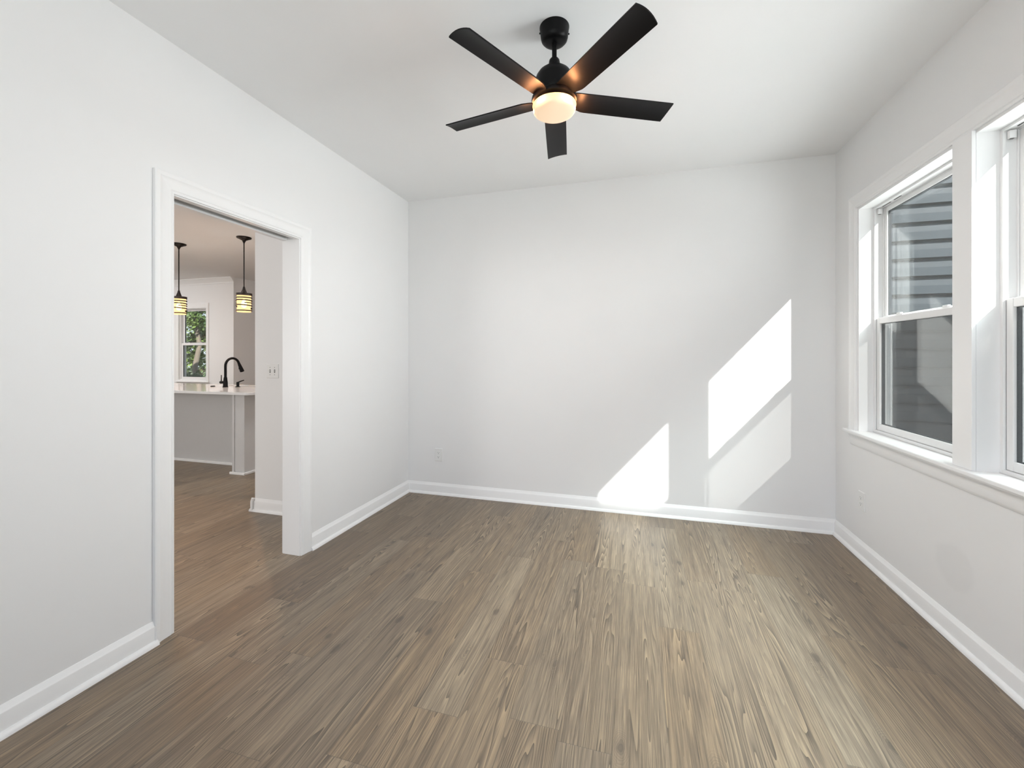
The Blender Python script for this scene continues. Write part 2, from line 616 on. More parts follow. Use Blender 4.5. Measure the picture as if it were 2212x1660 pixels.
def baseboard(name, runs):
    """runs = list of (kind, wall coordinate, sign, start, end) ; kind x: wall normal along x"""
    root = struct_root(name)
    for part, prof in (('board', BASE), ('shoe_molding', SHOE)):
        b = MB()
        for kind, c, sg, d0, d1 in runs:
            if kind == 'x':
                b.prism(prof, d0, d1, lambda t, z, d: (c + sg * t, d, z))
            else:
                b.prism(prof, d0, d1, lambda t, z, d: (d, c + sg * t, z))
        b.build(part, M['trim'], root, smooth=35)
    return root


CAS = 0.088       # casing width
baseboard('baseboard_left', [('x', XL, 1, YR, DY0 - CAS + 0.004), ('x', XL, 1, DY1 + CAS - 0.004, YB)])
baseboard('baseboard_back', [('y', YB, -1, XL + 0.0005, XR - 0.0005)])
baseboard('baseboard_right', [('x', XR, -1, YR, YB)])
baseboard('baseboard_partition', [('y', 2.80, -1, -3.063, XL - WT), ('x', -3.03, -1, 2.767, 3.72)])

# casing profile: (distance outward from the opening, thickness)
CPROF = [(0.000, 0.0), (0.000, 0.009), (0.008, 0.011), (0.011, 0.009), (0.016, 0.0125), (0.048, 0.0145),
         (0.060, 0.0160), (0.066, 0.0190), (0.081, 0.0190), (0.086, 0.0165), (0.086, 0.0)]


def casing_part(name, root, corners, seg, plane):
    """one straight mitred length of casing; corners = [(a, b)] path around the opening (2-D), outward offsets"""
    (p0, o0), (p1, o1) = corners[seg], corners[seg + 1]
    b = MB()
    b.rings([[plane(p0[0] + o0[0] * wv, p0[1] + o0[1] * wv, t) for wv, t in CPROF],
             [plane(p1[0] + o1[0] * wv, p1[1] + o1[1] * wv, t) for wv, t in CPROF]])
    return b.build(name, M['trim'], root, smooth=25)


# cased opening to the kitchen (pocket door track in its head)
t1 = struct_root('door_1', (XL, (DY0 + DY1) / 2, 0))
rev = 0.006
cor = [((DY0 - rev, 0.0), (-1, 0)), ((DY0 - rev, DZ + rev), (-1, 1)), ((DY1 + rev, DZ + rev), (1, 1)), ((DY1 + rev, 0.0), (1, 0))]
for i, nm in enumerate(('side_casing', 'head_casing', 'side_casing')):
    casing_part(nm, t1, cor, i, lambda a, z, t: (XL + t, a, z))
    casing_part(nm, t1, cor, i, lambda a, z, t: (XL - WT - t, a, z))
MB().box(XL - WT, XL, DY1, DY1 + RO, 0, DZ + RO).build('jamb', M['trim'], t1, bevel=0.001)
b = MB()
b.box(XL - 0.036, XL, DY0 - RO, DY0, 0, DZ + RO)
b.box(XL - WT, XL - 0.096, DY0 - RO, DY0, 0, DZ + RO)
b.box(XL - 0.096, XL - 0.036, DY0 - RO, DY0 - RO + 0.004, 0, DZ + RO)
b.build('jamb', M['trim'], t1, bevel=0.001)
b = MB()
b.box(XL - 0.036, XL, DY0, DY1, DZ, DZ + RO)
b.box(XL - WT, XL - 0.096, DY0, DY1, DZ - 0.004, DZ + RO)
b.build('head_jamb', M['trim'], t1, bevel=0.001)
b = MB()
b.box(XL - 0.096, XL - 0.036, DY0, DY1, DZ + 0.014, DZ + RO)
b.box(XL - 0.084, XL - 0.078, DY0, DY1 - 0.03, DZ + 0.004, DZ + 0.014)
b.box(XL - 0.054, XL - 0.048, DY0, DY1 - 0.03, DZ + 0.004, DZ + 0.014)
b.build('door_track', M['track'], t1)

# window trim around the pair of windows
t2 = struct_root('trim_1', (XR, (W2[0] + W1[1]) / 2, WZ0))
cor = [((W1[1] + 0.013, WZ0), (1, 0)), ((W1[1] + 0.013, WZ1 + 0.010), (1, 1)),
       ((W2[0] - 0.013, WZ1 + 0.010), (-1, 1)), ((W2[0] - 0.013, WZ0), (-1, 0))]
for i, nm in enumerate(('side_casing', 'head_casing', 'side_casing')):
    casing_part(nm, t2, cor, i, lambda a, z, t: (XR - t, a, z))
MB().box(XR - 0.016, XR, W2[1] - 0.004, W1[0] + 0.012, WZ0, WZ1 + 0.010).build('mullion_casing', M['trim'], t2, bevel=0.002)
MB().box(XR - 0.042, XR + 0.078, W2[0] - 0.125, W1[1] + 0.125, WZ0 - 0.022, WZ0).build('stool', M['trim'], t2, bevel=0.005)
AP = [(0.0, WZ0 - 0.022), (0.019, WZ0 - 0.022), (0.019, WZ0 - 0.034), (0.015, WZ0 - 0.042), (0.013, WZ0 - 0.060),
      (0.012, WZ0 - 0.086), (0.009, WZ0 - 0.093), (0.006, WZ0 - 0.100), (0.0, WZ0 - 0.100)]
MB().prism(AP, W2[0] - 0.095, W1[1] + 0.095, lambda t, z, d: (XR - t, d, z)).build('apron', M['trim'], t2, smooth=25)


# ------------------------------------------------------------------ double hung windows
def rect_ring(b, a0, a1, z0, z1, wa, wz0, wz1, x0, x1, ax='y'):
    """four bars around a rectangle; wa side width, wz0 bottom width, wz1 top width"""
    def bx(p0, p1, q0, q1):
        if ax == 'y':
            b.box(x0, x1, p0, p1, q0, q1)
        else:
            b.box(p0, p1, x0, x1, q0, q1)
    bx(a0, a0 + wa, z0, z1)
    bx(a1 - wa, a1, z0, z1)
    bx(a0 + wa, a1 - wa, z0, z0 + wz0)
    bx(a0 + wa, a1 - wa, z1 - wz1, z1)


def flat(b, a0, a1, z0, z1, x0, x1, ax='y'):
    if ax == 'y':
        b.box(x0, x1, a0, a1, z0, z1)
    else:
        b.box(a0, a1, x0, x1, z0, z1)


def dh_window(name, a0, a1, z0, z1, xi, ax='y', sg=1, jamb_in=0.078, screen=True):
    """double-hung window in an opening; xi = inner wall face, sg = outward sign"""
    loc = (xi, (a0 + a1) / 2, z0) if ax == 'y' else ((a0 + a1) / 2, xi, z0)
    root = struct_root(name, loc)
    X = lambda d: xi + sg * d

    def span(d0, d1):
        return (min(X(d0), X(d1)), max(X(d0), X(d1)))
    # jamb extension boards (inside, flush with the wall)
    jt = 0.004
    b = MB()
    x0, x1 = span(0.0, jamb_in)
    flat(b, a0, a0 + jt, z0, z1 - jt, x0, x1, ax)
    flat(b, a1 - jt, a1, z0, z1 - jt, x0, x1, ax)
    flat(b, a0, a1, z1 - jt, z1, x0, x1, ax)
    b.build('jamb_liner', M['trim'], root)
    # vinyl main frame with a parting stop
    b = MB()
    x0, x1 = span(jamb_in, jamb_in + 0.0812)
    rect_ring(b, a0 + 0.0005, a1 - 0.0005, z0 + 0.0005, z1 - 0.0005, 0.016, 0.016, 0.012, x0, x1, ax)
    x0, x1 = span(jamb_in + 0.0455, jamb_in + 0.0495)
    rect_ring(b, a0 + 0.0165, a1 - 0.0165, z0 + 0.0165, z1 - 0.0125, 0.010, 0.004, 0.006, x0, x1, ax)
    x0, x1 = span(jamb_in, jamb_in + 0.010)
    rect_ring(b, a0 + 0.0165, a1 - 0.0165, z0 + 0.0165, z1 - 0.0125, 0.003, 0.001, 0.003, x0, x1, ax)
    b.build('frame', M['vinyl'], root, bevel=0.0012)
    # balance covers at the head of the side tracks
    for s in (0, 1):
        e0, e1 = (a1 - 0.034, a1 - 0.0195) if s else (a0 + 0.0195, a0 + 0.034)
        b = MB()
        x0, x1 = span(jamb_in + 0.014, jamb_in + 0.036)
        flat(b, e0, e1, z1 - 0.052, z1 - 0.020, x0, x1, ax)
        bc = b.build('balance_cover', M['vinyl'], root, bevel=0.001)
        b = MB()
        x0, x1 = span(jamb_in + 0.017, jamb_in + 0.030)
        flat(b, e0 + 0.003, e1 - 0.003, z1 - 0.0535, z1 - 0.0522, x0, x1, ax)
        b.build('cover_hollow_shade', M['slot'], bc)  # thin dark plate painting the shade of the hollow under the cover
    for f0, f1 in ((0.06, 0.16), (0.20, 0.28)):
        b = MB()
        x0, x1 = span(jamb_in + 0.024, jamb_in + 0.030)
        w_ = a1 - a0
        flat(b, a1 - w_ * f1, a1 - w_ * f0, z1 - 0.0145, z1 - 0.0128, x0, x1, ax)
        b.build('head_slot', M['slot'], root)
    zm = 1.5255 if ax == 'y' else (z0 + z1) / 2 + 0.02
    i0, i1 = a0 + 0.0170, a1 - 0.0170

    def sash(nm, d0, d1, dg, q0, q1, stile, r0, r1, e0, e1):
        sroot = MB()
        x0, x1 = span(d0, d1)
        rect_ring(sroot, e0, e1, q0, q1, stile, r0, r1, x0, x1, ax)
        so = sroot.build(nm, M['vinyl'], root, bevel=0.003)
        g = MB()
        x0, x1 = span(dg - 0.0012, dg + 0.0012)
        rect_ring(g, e0 + stile - 0.001, e1 - stile + 0.001, q0 + r0 - 0.001, q1 - r1 + 0.001, 0.004, 0.004, 0.004, min(span(dg - 0.0055, dg + 0.0105)), max(span(dg - 0.0055, dg + 0.0105)), ax)
        g.build('gasket', M['gasket'], so)
        g = MB()
        for dd in (-0.0065, 0.0065):
            x0, x1 = span(dg + dd - 0.0012, dg + dd + 0.0012)
            flat(g, e0 + stile + 0.0005, e1 - stile - 0.0005, q0 + r0 + 0.0005, q1 - r1 - 0.0005, x0, x1, ax)
        g.build('pane', M['glass'], so)
        return so
    up = sash('upper_sash', jamb_in + 0.050, jamb_in + 0.0725, jamb_in + 0.063, zm - 0.022, z1 - 0.0130, 0.036, 0.036, 0.030, i0, i1)
    lo = sash('lower_sash', jamb_in + 0.0105, jamb_in + 0.044, jamb_in + 0.028, z0 + 0.0175, zm, 0.034, 0.040, 0.038, i0 + 0.003, i1 - 0.003)
    # tilt latches and cam locks on the meeting rail
    for s in (0, 1):
        e = (i1 - 0.115, i1 - 0.055) if s else (i0 + 0.055, i0 + 0.115)
        b = MB()
        x0, x1 = span(jamb_in + 0.018, jamb_in + 0.036)
        flat(b, e[0], e[1], zm - 0.001, zm + 0.006, x0, x1, ax)
        b.build('tilt_latch', M['vinyl'], lo, bevel=0.002)
    for frac in (0.27, 0.73):
        e = i0 + (i1 - i0) * frac
        b = MB()
        x0, x1 = span(jamb_in + 0.016, jamb_in + 0.040)
        flat(b, e - 0.030, e + 0.030, zm - 0.001, zm + 0.008, x0, x1, ax)
        x0, x1 = span(jamb_in + 0.020, jamb_in + 0.032)
        flat(b, e - 0.008, e + 0.034, zm + 0.007, zm + 0.016, x0, x1, ax)
        b.build('sash_lock', M['vinyl'], lo, bevel=0.002)
    if not screen:
        return root
    # exterior half screen
    b = MB()
    x0, x1 = span(jamb_in + 0.0815, jamb_in + 0.0885)
    rect_ring(b, i0 + 0.001, i1 - 0.001, z0 + 0.018, zm + 0.004, 0.016, 0.016, 0.016, x0, x1, ax)
    so = b.build('screen_frame', M['vinyl'], root)
    b = MB()
    x0, x1 = span(jamb_in + 0.0847, jamb_in + 0.0853)
    flat(b, i0 + 0.0165, i1 - 0.0165, z0 + 0.0335, zm - 0.0115, x0, x1, ax)
    b.build('screen_mesh', M['screen'], so)
    return root


dh_window('window_1', W1[0], W1[1], WZ0, WZ1, XR)
dh_window('window_2', W2[0], W2[1], WZ0, WZ1, XR)
dh_window('window_3', KW[0], KW[1], KW[2], KW[3], KFY, ax='x', jamb_in=0.02, screen=False)

# kitchen window casing and crown moulding
t3 = struct_root('trim_2', ((KW[0] + KW[1]) / 2, KFY, KW[2]))
b = MB()
rect_ring(b, KW[0] - 0.055, KW[1] + 0.055, KW[2] - 0.032, KW[3] + 0.10, 0.055, 0.032, 0.10, KFY - 0.018, KFY - 0.0003, 'x')
b.build('casing', M['trim'], t3, bevel=0.003)
b = MB()
b.box(KW[0] - 0.075, KW[1] + 0.075, KFY - 0.035, KFY - 0.018, KW[2] - 0.040, KW[2] - 0.020)
b.build('stool', M['trim'], t3, bevel=0.003)
CR = [(0, H - 0.0005), (0.085, H - 0.0005), (0.085, H - 0.012), (0.060, H - 0.030), (0.030, H - 0.070), (0.018, H - 0.085),
      (0.018, H - 0.105), (0, H - 0.105)]
b = MB()
b.prism(CR, KX0, KFX + 0.02, lambda t, z, d: (d, KFY - t, z))
struct(b.build('trim_3', M['trim'], None, smooth=30))


# ------------------------------------------------------------------ outlets and switches
def wall_plate(name, label, cat, centre, frame, kind, group=None, wdt=0.076, hgt=0.118):
    """frame(u, v, n) -> world offset: u sideways, v up, n out of the wall"""
    root = thing(name, label, cat, centre, group)
    c = Vector(centre)
    P = lambda u, v, n: c + frame(u, v, n)

    def slab(nm, mat, u0, u1, v0, v1, n0, n1, par, ch=0.0):
        b = MB()
        b.rings([[P(u0, v0, n0), P(u1, v0, n0), P(u1, v1, n0), P(u0, v1, n0)],
                 [P(u0, v0, n1 - ch), P(u1, v0, n1 - ch), P(u1, v1, n1 - ch), P(u0, v1, n1 - ch)],
                 [P(u0 + ch, v0 + ch, n1), P(u1 - ch, v0 + ch, n1), P(u1 - ch, v1 - ch, n1), P(u0 + ch, v1 - ch, n1)]] if ch else
                [[P(u0, v0, n0), P(u1, v0, n0), P(u1, v1, n0), P(u0, v1, n0)],
                 [P(u0, v0, n1), P(u1, v0, n1), P(u1, v1, n1), P(u0, v1, n1)]])
        return b.build(nm, mat, par)
    slab('cover_plate', M['plate'], -wdt / 2, wdt / 2, -hgt / 2, hgt / 2, 0.0, 0.0065, root, 0.003)
    if kind == 'outlet':
        for vz in (0.0195, -0.0195):
            r = MB()
            pts = []
            for i in range(24):
                a = 2 * PI * i / 24
                pts.append((0.0165 * math.cos(a), max(-0.0125, min(0.0125, 0.0165 * math.sin(a)))))
            r.rings([[P(u, vz + v, 0.0065) for u, v in pts], [P(u, vz + v, 0.0085) for u, v in pts]])
            ro = r.build('receptacle', M['plate'], root)
            s = MB()
            for (u0, u1, v0, v1) in ((-0.0075, -0.0052, 0.0, 0.008), (0.0052, 0.0075, 0.0, 0.0065), (-0.0028, 0.0028, -0.0095, -0.0045)):
                s.rings([[P(u0, vz + v0, 0.0085), P(u1, vz + v0, 0.0085), P(u1, vz + v1, 0.0085), P(u0, vz + v1, 0.0085)],
                         [P(u0, vz + v0, 0.0088), P(u1, vz + v0, 0.0088), P(u1, vz + v1, 0.0088), P(u0, vz + v1, 0.0088)]])
            s.build('socket_slot', M['slot'], ro)
        s = MB()
        s.rings([[P(0.003 * math.cos(a), 0.003 * math.sin(a), n) for a in [2 * PI * i / 12 for i in range(12)]] for n in (0.0065, 0.0075)])
        s.build('screw', M['plate'], root)
    else:
        for u in (-0.023, 0.023):
            slab('toggle_slot', M['slot'], u - 0.006, u + 0.006, -0.013, 0.013, 0.0065, 0.0068, root)
            b = MB()
            b.rings([[P(u - 0.004, -0.004, 0.0068), P(u + 0.004, -0.004, 0.0068), P(u + 0.004, 0.006, 0.0068), P(u - 0.004, 0.006, 0.0068)],
                     [P(u - 0.0035, 0.006, 0.018), P(u + 0.0035, 0.006, 0.018), P(u + 0.0035, 0.011, 0.017), P(u - 0.0035, 0.011, 0.017)]])
            b.build('toggle', M['plate'], root)
            for v in (-0.030, 0.030):
                s = MB()
                s.rings([[P(u + 0.003 * math.cos(a), v + 0.003 * math.sin(a), n) for a in [2 * PI * i / 12 for i in range(12)]] for n in (0.0065, 0.0074)])
                s.build('screw', M['slot'], root)
    return root


wall_plate('wall_outlet', 'white duplex outlet low on the back wall near the left corner', 'outlet',
           (-1.748, YB, 0.364), lambda u, v, n: Vector((u, -n, v)), 'outlet', 'duplex wall outlets')
wall_plate('wall_outlet', 'white duplex outlet on the right wall below the window corner', 'outlet',
           (XR, 3.229, 0.358), lambda u, v, n: Vector((-n, -u, v)), 'outlet', 'duplex wall outlets')
wall_plate('light_switch', 'white double toggle light switch on the partition wall seen through the doorway', 'switch',
           (-2.845, 2.80, 1.158), lambda u, v, n: Vector((u, -n, v)), 'switch', wdt=0.118, hgt=0.116)
wall_plate('wall_outlet', 'white outlet on the far kitchen wall behind the black faucet', 'outlet',
           (-7.413, KFY, 1.122), lambda u, v, n: Vector((u, -n, v)), 'outlet', 'duplex wall outlets', wdt=0.120)


# ------------------------------------------------------------------ ceiling fan
FC = (-0.344, 1.865)
fan = thing('ceiling_fan', 'black five-blade ceiling fan with a glowing round light, hanging from the ceiling', 'ceiling fan', (FC[0], FC[1], H))
can = MB().lathe([(0.030, H), (0.0655, H), (0.0655, H - 0.004), (0.0635, H - 0.012), (0.060, H - 0.044), (0.057, H - 0.055), (0.049, H - 0.064),
                  (0.036, H - 0.069), (0.013, H - 0.070)], FC).build('canopy', M['black'], fan, smooth=40)
for a in (0.35, 0.75, 3.4):
    s = MB()
    p = Vector((FC[0] + 0.063 * math.cos(a), FC[1] + 0.063 * math.sin(a), H - 0.024))
    d = Vector((math.cos(a), math.sin(a), 0))
    s.tube([p - d * 0.002, p + d * 0.004], 0.0035, 10)
    s.build('canopy_screw', M['black'], can)
MB().lathe([(0.0105, H - 0.068), (0.0105, 2.596)], FC, 24).build('downrod', M['black'], fan, smooth=40)
mot = MB().lathe([(0.010, 2.606), (0.018, 2.604), (0.0225, 2.598), (0.0245, 2.588), (0.0250, 2.566), (0.036, 2.562), (0.054, 2.553), (0.070, 2.540),
                  (0.0805, 2.524), (0.0850, 2.506), (0.0850, 2.468), (0.083, 2.445), (0.078, 2.437), (0.02, 2.437)], FC).build('motor_housing', M['black'], fan, smooth=35)
ZB = 2.423
MB().lathe([(0.02, 2.437), (0.092, 2.437), (0.099, 2.432), (0.101, 2.424), (0.098, 2.416), (0.090, 2.412), (0.02, 2.412)], FC).build('blade_hub', M['black'], fan, smooth=35)


def blade_mesh(name, ang):
    # outline in blade space: r along, c across
    lo_edge = [(0.082, 0.024), (0.108, 0.040), (0.140, 0.0515), (0.30, 0.0530), (0.45, 0.0540), (0.540, 0.0545)]
    hi_edge = [(0.078, -0.050), (0.108, -0.0505), (0.140, -0.0510), (0.30, -0.0525), (0.45, -0.0535), (0.546, -0.0540)]
    nl, nc = 24, 9

    def at(edge, t):
        k = t * (len(edge) - 1)
        i = min(int(k), len(edge) - 2)
        f = k - i
        return (edge[i][0] * (1 - f) + edge[i + 1][0] * f, edge[i][1] * (1 - f) + edge[i + 1][1] * f)
    pitch = math.radians(12.5)
    ca, sa = math.cos(ang), math.sin(ang)

    def pt(t, s, th):
        a, c = at(hi_edge, t), at(lo_edge, t)
        r = a[0] * (1 - s) + c[0] * s
        y = a[1] * (1 - s) + c[1] * s
        if t > 0.98:
            r += 0.006 * (1 - (2 * s - 1) ** 2)
        camber = 0.007 * (1 - (2 * s - 1) ** 2)
        z = th + camber
        yy = y * math.cos(pitch) + z * math.sin(pitch)
        zz = -y * math.sin(pitch) + z * math.cos(pitch)
        return (FC[0] + ca * r - sa * yy, FC[1] + sa * r + ca * yy, ZB + zz)
    bm = MB()
    T = 0.0055
    rings = []
    for i in range(nl + 1):
        t = i / nl
        ring = [pt(t, j / (nc - 1), -T / 2) for j in range(nc)] + [pt(t, j / (nc - 1), T / 2) for j in reversed(range(nc))]
        rings.append(ring)
    bm.rings(rings)
    return bm.build(name, M['blade'], fan, smooth=40)


for k in range(5):
    blade_mesh('blade', math.radians(-45.4 + 72 * k))
kit = MB().lathe([(0.02, 2.412), (0.0845, 2.412), (0.0855, 2.410), (0.0855, 2.402), (0.088, 2.398), (0.088, 2.394), (0.02, 2.394)], FC).build('light_housing', M['black'], fan, smooth=35)
bowl = MB().lathe([(0.02, 2.394), (0.0925, 2.394), (0.0940, 2.390), (0.0938, 2.380), (0.0920, 2.372), (0.087, 2.3655), (0.079, 2.3605),
                   (0.066, 2.3565), (0.045, 2.3535), (0.02, 2.3522), (0.001, 2.352)], FC, 64).build('light_bowl', M['bowl'], fan, smooth=50)
bowl['label'] = 'glowing warm white round light bowl'
MB().lathe([(0.0885, 2.3985), (0.0955, 2.3985), (0.0965, 2.3965), (0.0955, 2.3945), (0.0885, 2.3945)], FC, 64).build('light_rim', M['bowl_rim'], fan, smooth=50)
# the lamp's own warm light, leaking up from the rim of the bowl
for k in range(5):
    a = math.radians(-45.4 + 72 * k)
    add_light('fan_light_glow', 'POINT', (FC[0] + 0.130 * math.cos(a), FC[1] + 0.130 * math.sin(a), 2.390), 0.85, (1.0, 0.40, 0.16), shadow_soft_size=0.012)
add_light('fan_light', 'AREA', (FC[0], FC[1], 2.349), 14, (1.0, 0.975, 0.94), (0, 0, -1), shape='DISK', size=0.16)


# ------------------------------------------------------------------ kitchen island
ZC = 0.89
CX0, CX1, CY0, CY1 = -6.9, -3.885, 3.535, 4.470
SK = (-5.15, -4.40, 4.215, 4.420)     # sink opening


def counter_outline():
    pts = [(CX0, CY0)]
    r = 0.09
    for i in range(7):
        a = -PI / 2 + i * PI / 12
        pts.append((CX1 - r + r * math.cos(a), CY0 + r + r * math.sin(a)))
    pts += [(CX1, CY1), (CX0, CY1)]
    return pts


bm = bmesh.new()
o_v = [bm.verts.new((x, y, ZC)) for x, y in counter_outline()]
i_v = [bm.verts.new(p) for p in ((SK[0], SK[2], ZC), (SK[1], SK[2], ZC), (SK[1], SK[3], ZC), (SK[0], SK[3], ZC))]
o_e = [bm.edges.new((o_v[i], o_v[(i + 1) % len(o_v)])) for i in range(len(o_v))]
i_e = [bm.edges.new((i_v[i], i_v[(i + 1) % 4])) for i in range(4)]
bmesh.ops.triangle_fill(bm, use_beauty=True, edges=o_e + i_e)
ext = bmesh.ops.extrude_face_region(bm, geom=bm.faces[:])
bmesh.ops.translate(bm, vec=(0, 0, -0.028), verts=[g for g in ext['geom'] if isinstance(g, bmesh.types.BMVert)])
mb = MB()
mb.bm.free()
mb.bm = bm
ct = mb.build('countertop', M['counter'], None, bevel=0.003, loc=(-5.3, 4.0, ZC - 0.028))
tag(ct, 'glossy white quartz countertop on the kitchen island seen through the doorway', 'countertop')

isl = thing('kitchen_island', 'grey painted kitchen island with a corner post under the white countertop', 'island', (-5.4, 4.1, 0))
ZT = ZC - 0.0285
w = MB()
w.box(CX0 + 0.05, -4.06, 3.87, 3.90, 0, ZT)
w.box(-4.09, -4.06, 3.90, CY1 - 0.04, 0, ZT)
w.box(CX0 + 0.05, -4.06, CY1 - 0.04, CY1 - 0.02, 0, ZT)
w.build('base_panel', M['cabinet'], isl, bevel=0.001)
w = MB()
w.box(-4.185, -4.04, 3.595, 3.869, 0, ZT)
w.box(-4.195, -4.165, 3.585, 3.869, 0.0, ZT)
w.box(-4.050, -4.025, 3.585, CY1 - 0.04, 0.0, ZT)
w.build('post', M['cabinet'], isl, bevel=0.002)
w = MB()
w.box(CX0 + 0.05, -4.196, 3.853, 3.8695, 0, 0.030)
w.box(-4.213, -4.008, 3.567, 3.5845, 0, 0.026)
w.box(-4.0245, -4.008, 3.5845, CY1 - 0.04, 0, 0.026)
w.build('base_trim', M['trim'], isl, bevel=0.004)

sk = thing('kitchen_sink', 'steel undermount sink set into the island countertop behind the black faucet', 'sink', ((SK[0] + SK[1]) / 2, (SK[2] + SK[3]) / 2, 0.68))
w = MB()
w.box(SK[0] - 0.01, SK[0], SK[2] - 0.01, SK[3] + 0.01, 0.69, ZC - 0.029)
w.box(SK[1], SK[1] + 0.01, SK[2] - 0.01, SK[3] + 0.01, 0.69, ZC - 0.029)
w.box(SK[0], SK[1], SK[2] - 0.01, SK[2], 0.69, ZC - 0.029)
w.box(SK[0], SK[1], SK[3], SK[3] + 0.01, 0.69, ZC - 0.029)
w.box(SK[0] - 0.01, SK[1] + 0.01, SK[2] - 0.01, SK[3] + 0.01, 0.68, 0.69)
w.build('basin', M['sink'], sk)

# faucet
FX, FY = -4.857, 4.062
fau = thing('kitchen_faucet', 'tall black gooseneck faucet standing on the island countertop', 'faucet', (FX, FY, ZC))
MB().lathe([(0.001, ZC), (0.031, ZC), (0.031, ZC + 0.006), (0.027, ZC + 0.012), (0.024, ZC + 0.06), (0.019, ZC + 0.115), (0.0155, ZC + 0.125), (0.001, ZC + 0.125)], (FX, FY), 32).build('body', M['black'], fau, smooth=40)
R = 0.095
pts = [(FX, FY, ZC + 0.11), (FX, FY, ZC + 0.20), (FX, FY, ZC + 0.262)]
for i in range(1, 13):
    a = PI - i * (PI * 0.90) / 12
    pts.append((FX, FY + R + R * math.cos(a), ZC + 0.262 + R * math.sin(a)))
end = Vector(pts[-1])
MB().tube(pts, 0.0145, 20).build('neck', M['black'], fau, smooth=60)
dr = (Vector(pts[-1]) - Vector(pts[-2])).normalized()
MB().tube([end - dr * 0.004, end + dr * 0.035, end + dr * 0.09, end + dr * 0.115], [0.0150, 0.0185, 0.024, 0.025], 20).build('spray_head', M['black'], fau, smooth=40)
MB().tube([end + dr * 0.055 + Vector((0, -0.018, 0)), end + dr * 0.082 + Vector((0, -0.026, 0))], [0.008, 0.009], 10).build('spray_button', M['black'], fau, smooth=40)
hd = MB().tube([(FX - 0.012, FY, ZC + 0.060), (FX - 0.045, FY, ZC + 0.060), (FX - 0.075, FY, ZC + 0.060), (FX - 0.080, FY, ZC + 0.060)], [0.015, 0.017, 0.019, 0.016], 18).build('handle', M['black'], fau, smooth=40)
MB().tube([(FX - 0.066, FY, ZC + 0.070), (FX - 0.066, FY, ZC + 0.150)], [0.006, 0.0045], 12).build('lever', M['black'], hd, smooth=40)

SX, SY = -4.742, 4.132
so = thing('soap_dispenser', 'small black soap dispenser pump on the countertop right of the faucet', 'soap dispenser', (SX, SY, ZC))
MB().lathe([(0.001, ZC), (0.027, ZC), (0.027, ZC + 0.006), (0.016, ZC + 0.010), (0.016, ZC + 0.058), (0.013, ZC + 0.063), (0.001, ZC + 0.063)], (SX, SY), 24).build('body', M['black'], so, smooth=40)
MB().tube([(SX, SY - 0.006, ZC + 0.055), (SX, SY + 0.03, ZC + 0.066), (SX, SY + 0.085, ZC + 0.080)], [0.008, 0.0075, 0.006], 12).build('spout', M['black'], so, smooth=40)
tag(MB().lathe([(0.001, ZC + 0.0002), (0.026, ZC + 0.0002), (0.026, ZC + 0.006), (0.020, ZC + 0.010), (0.001, ZC + 0.010)], (-5.12, 4.11), 24).build('sink_button', M['black'], None, smooth=40, loc=(-5.12, 4.11, ZC)),
    'flat black round button in the countertop left of the faucet', 'button')


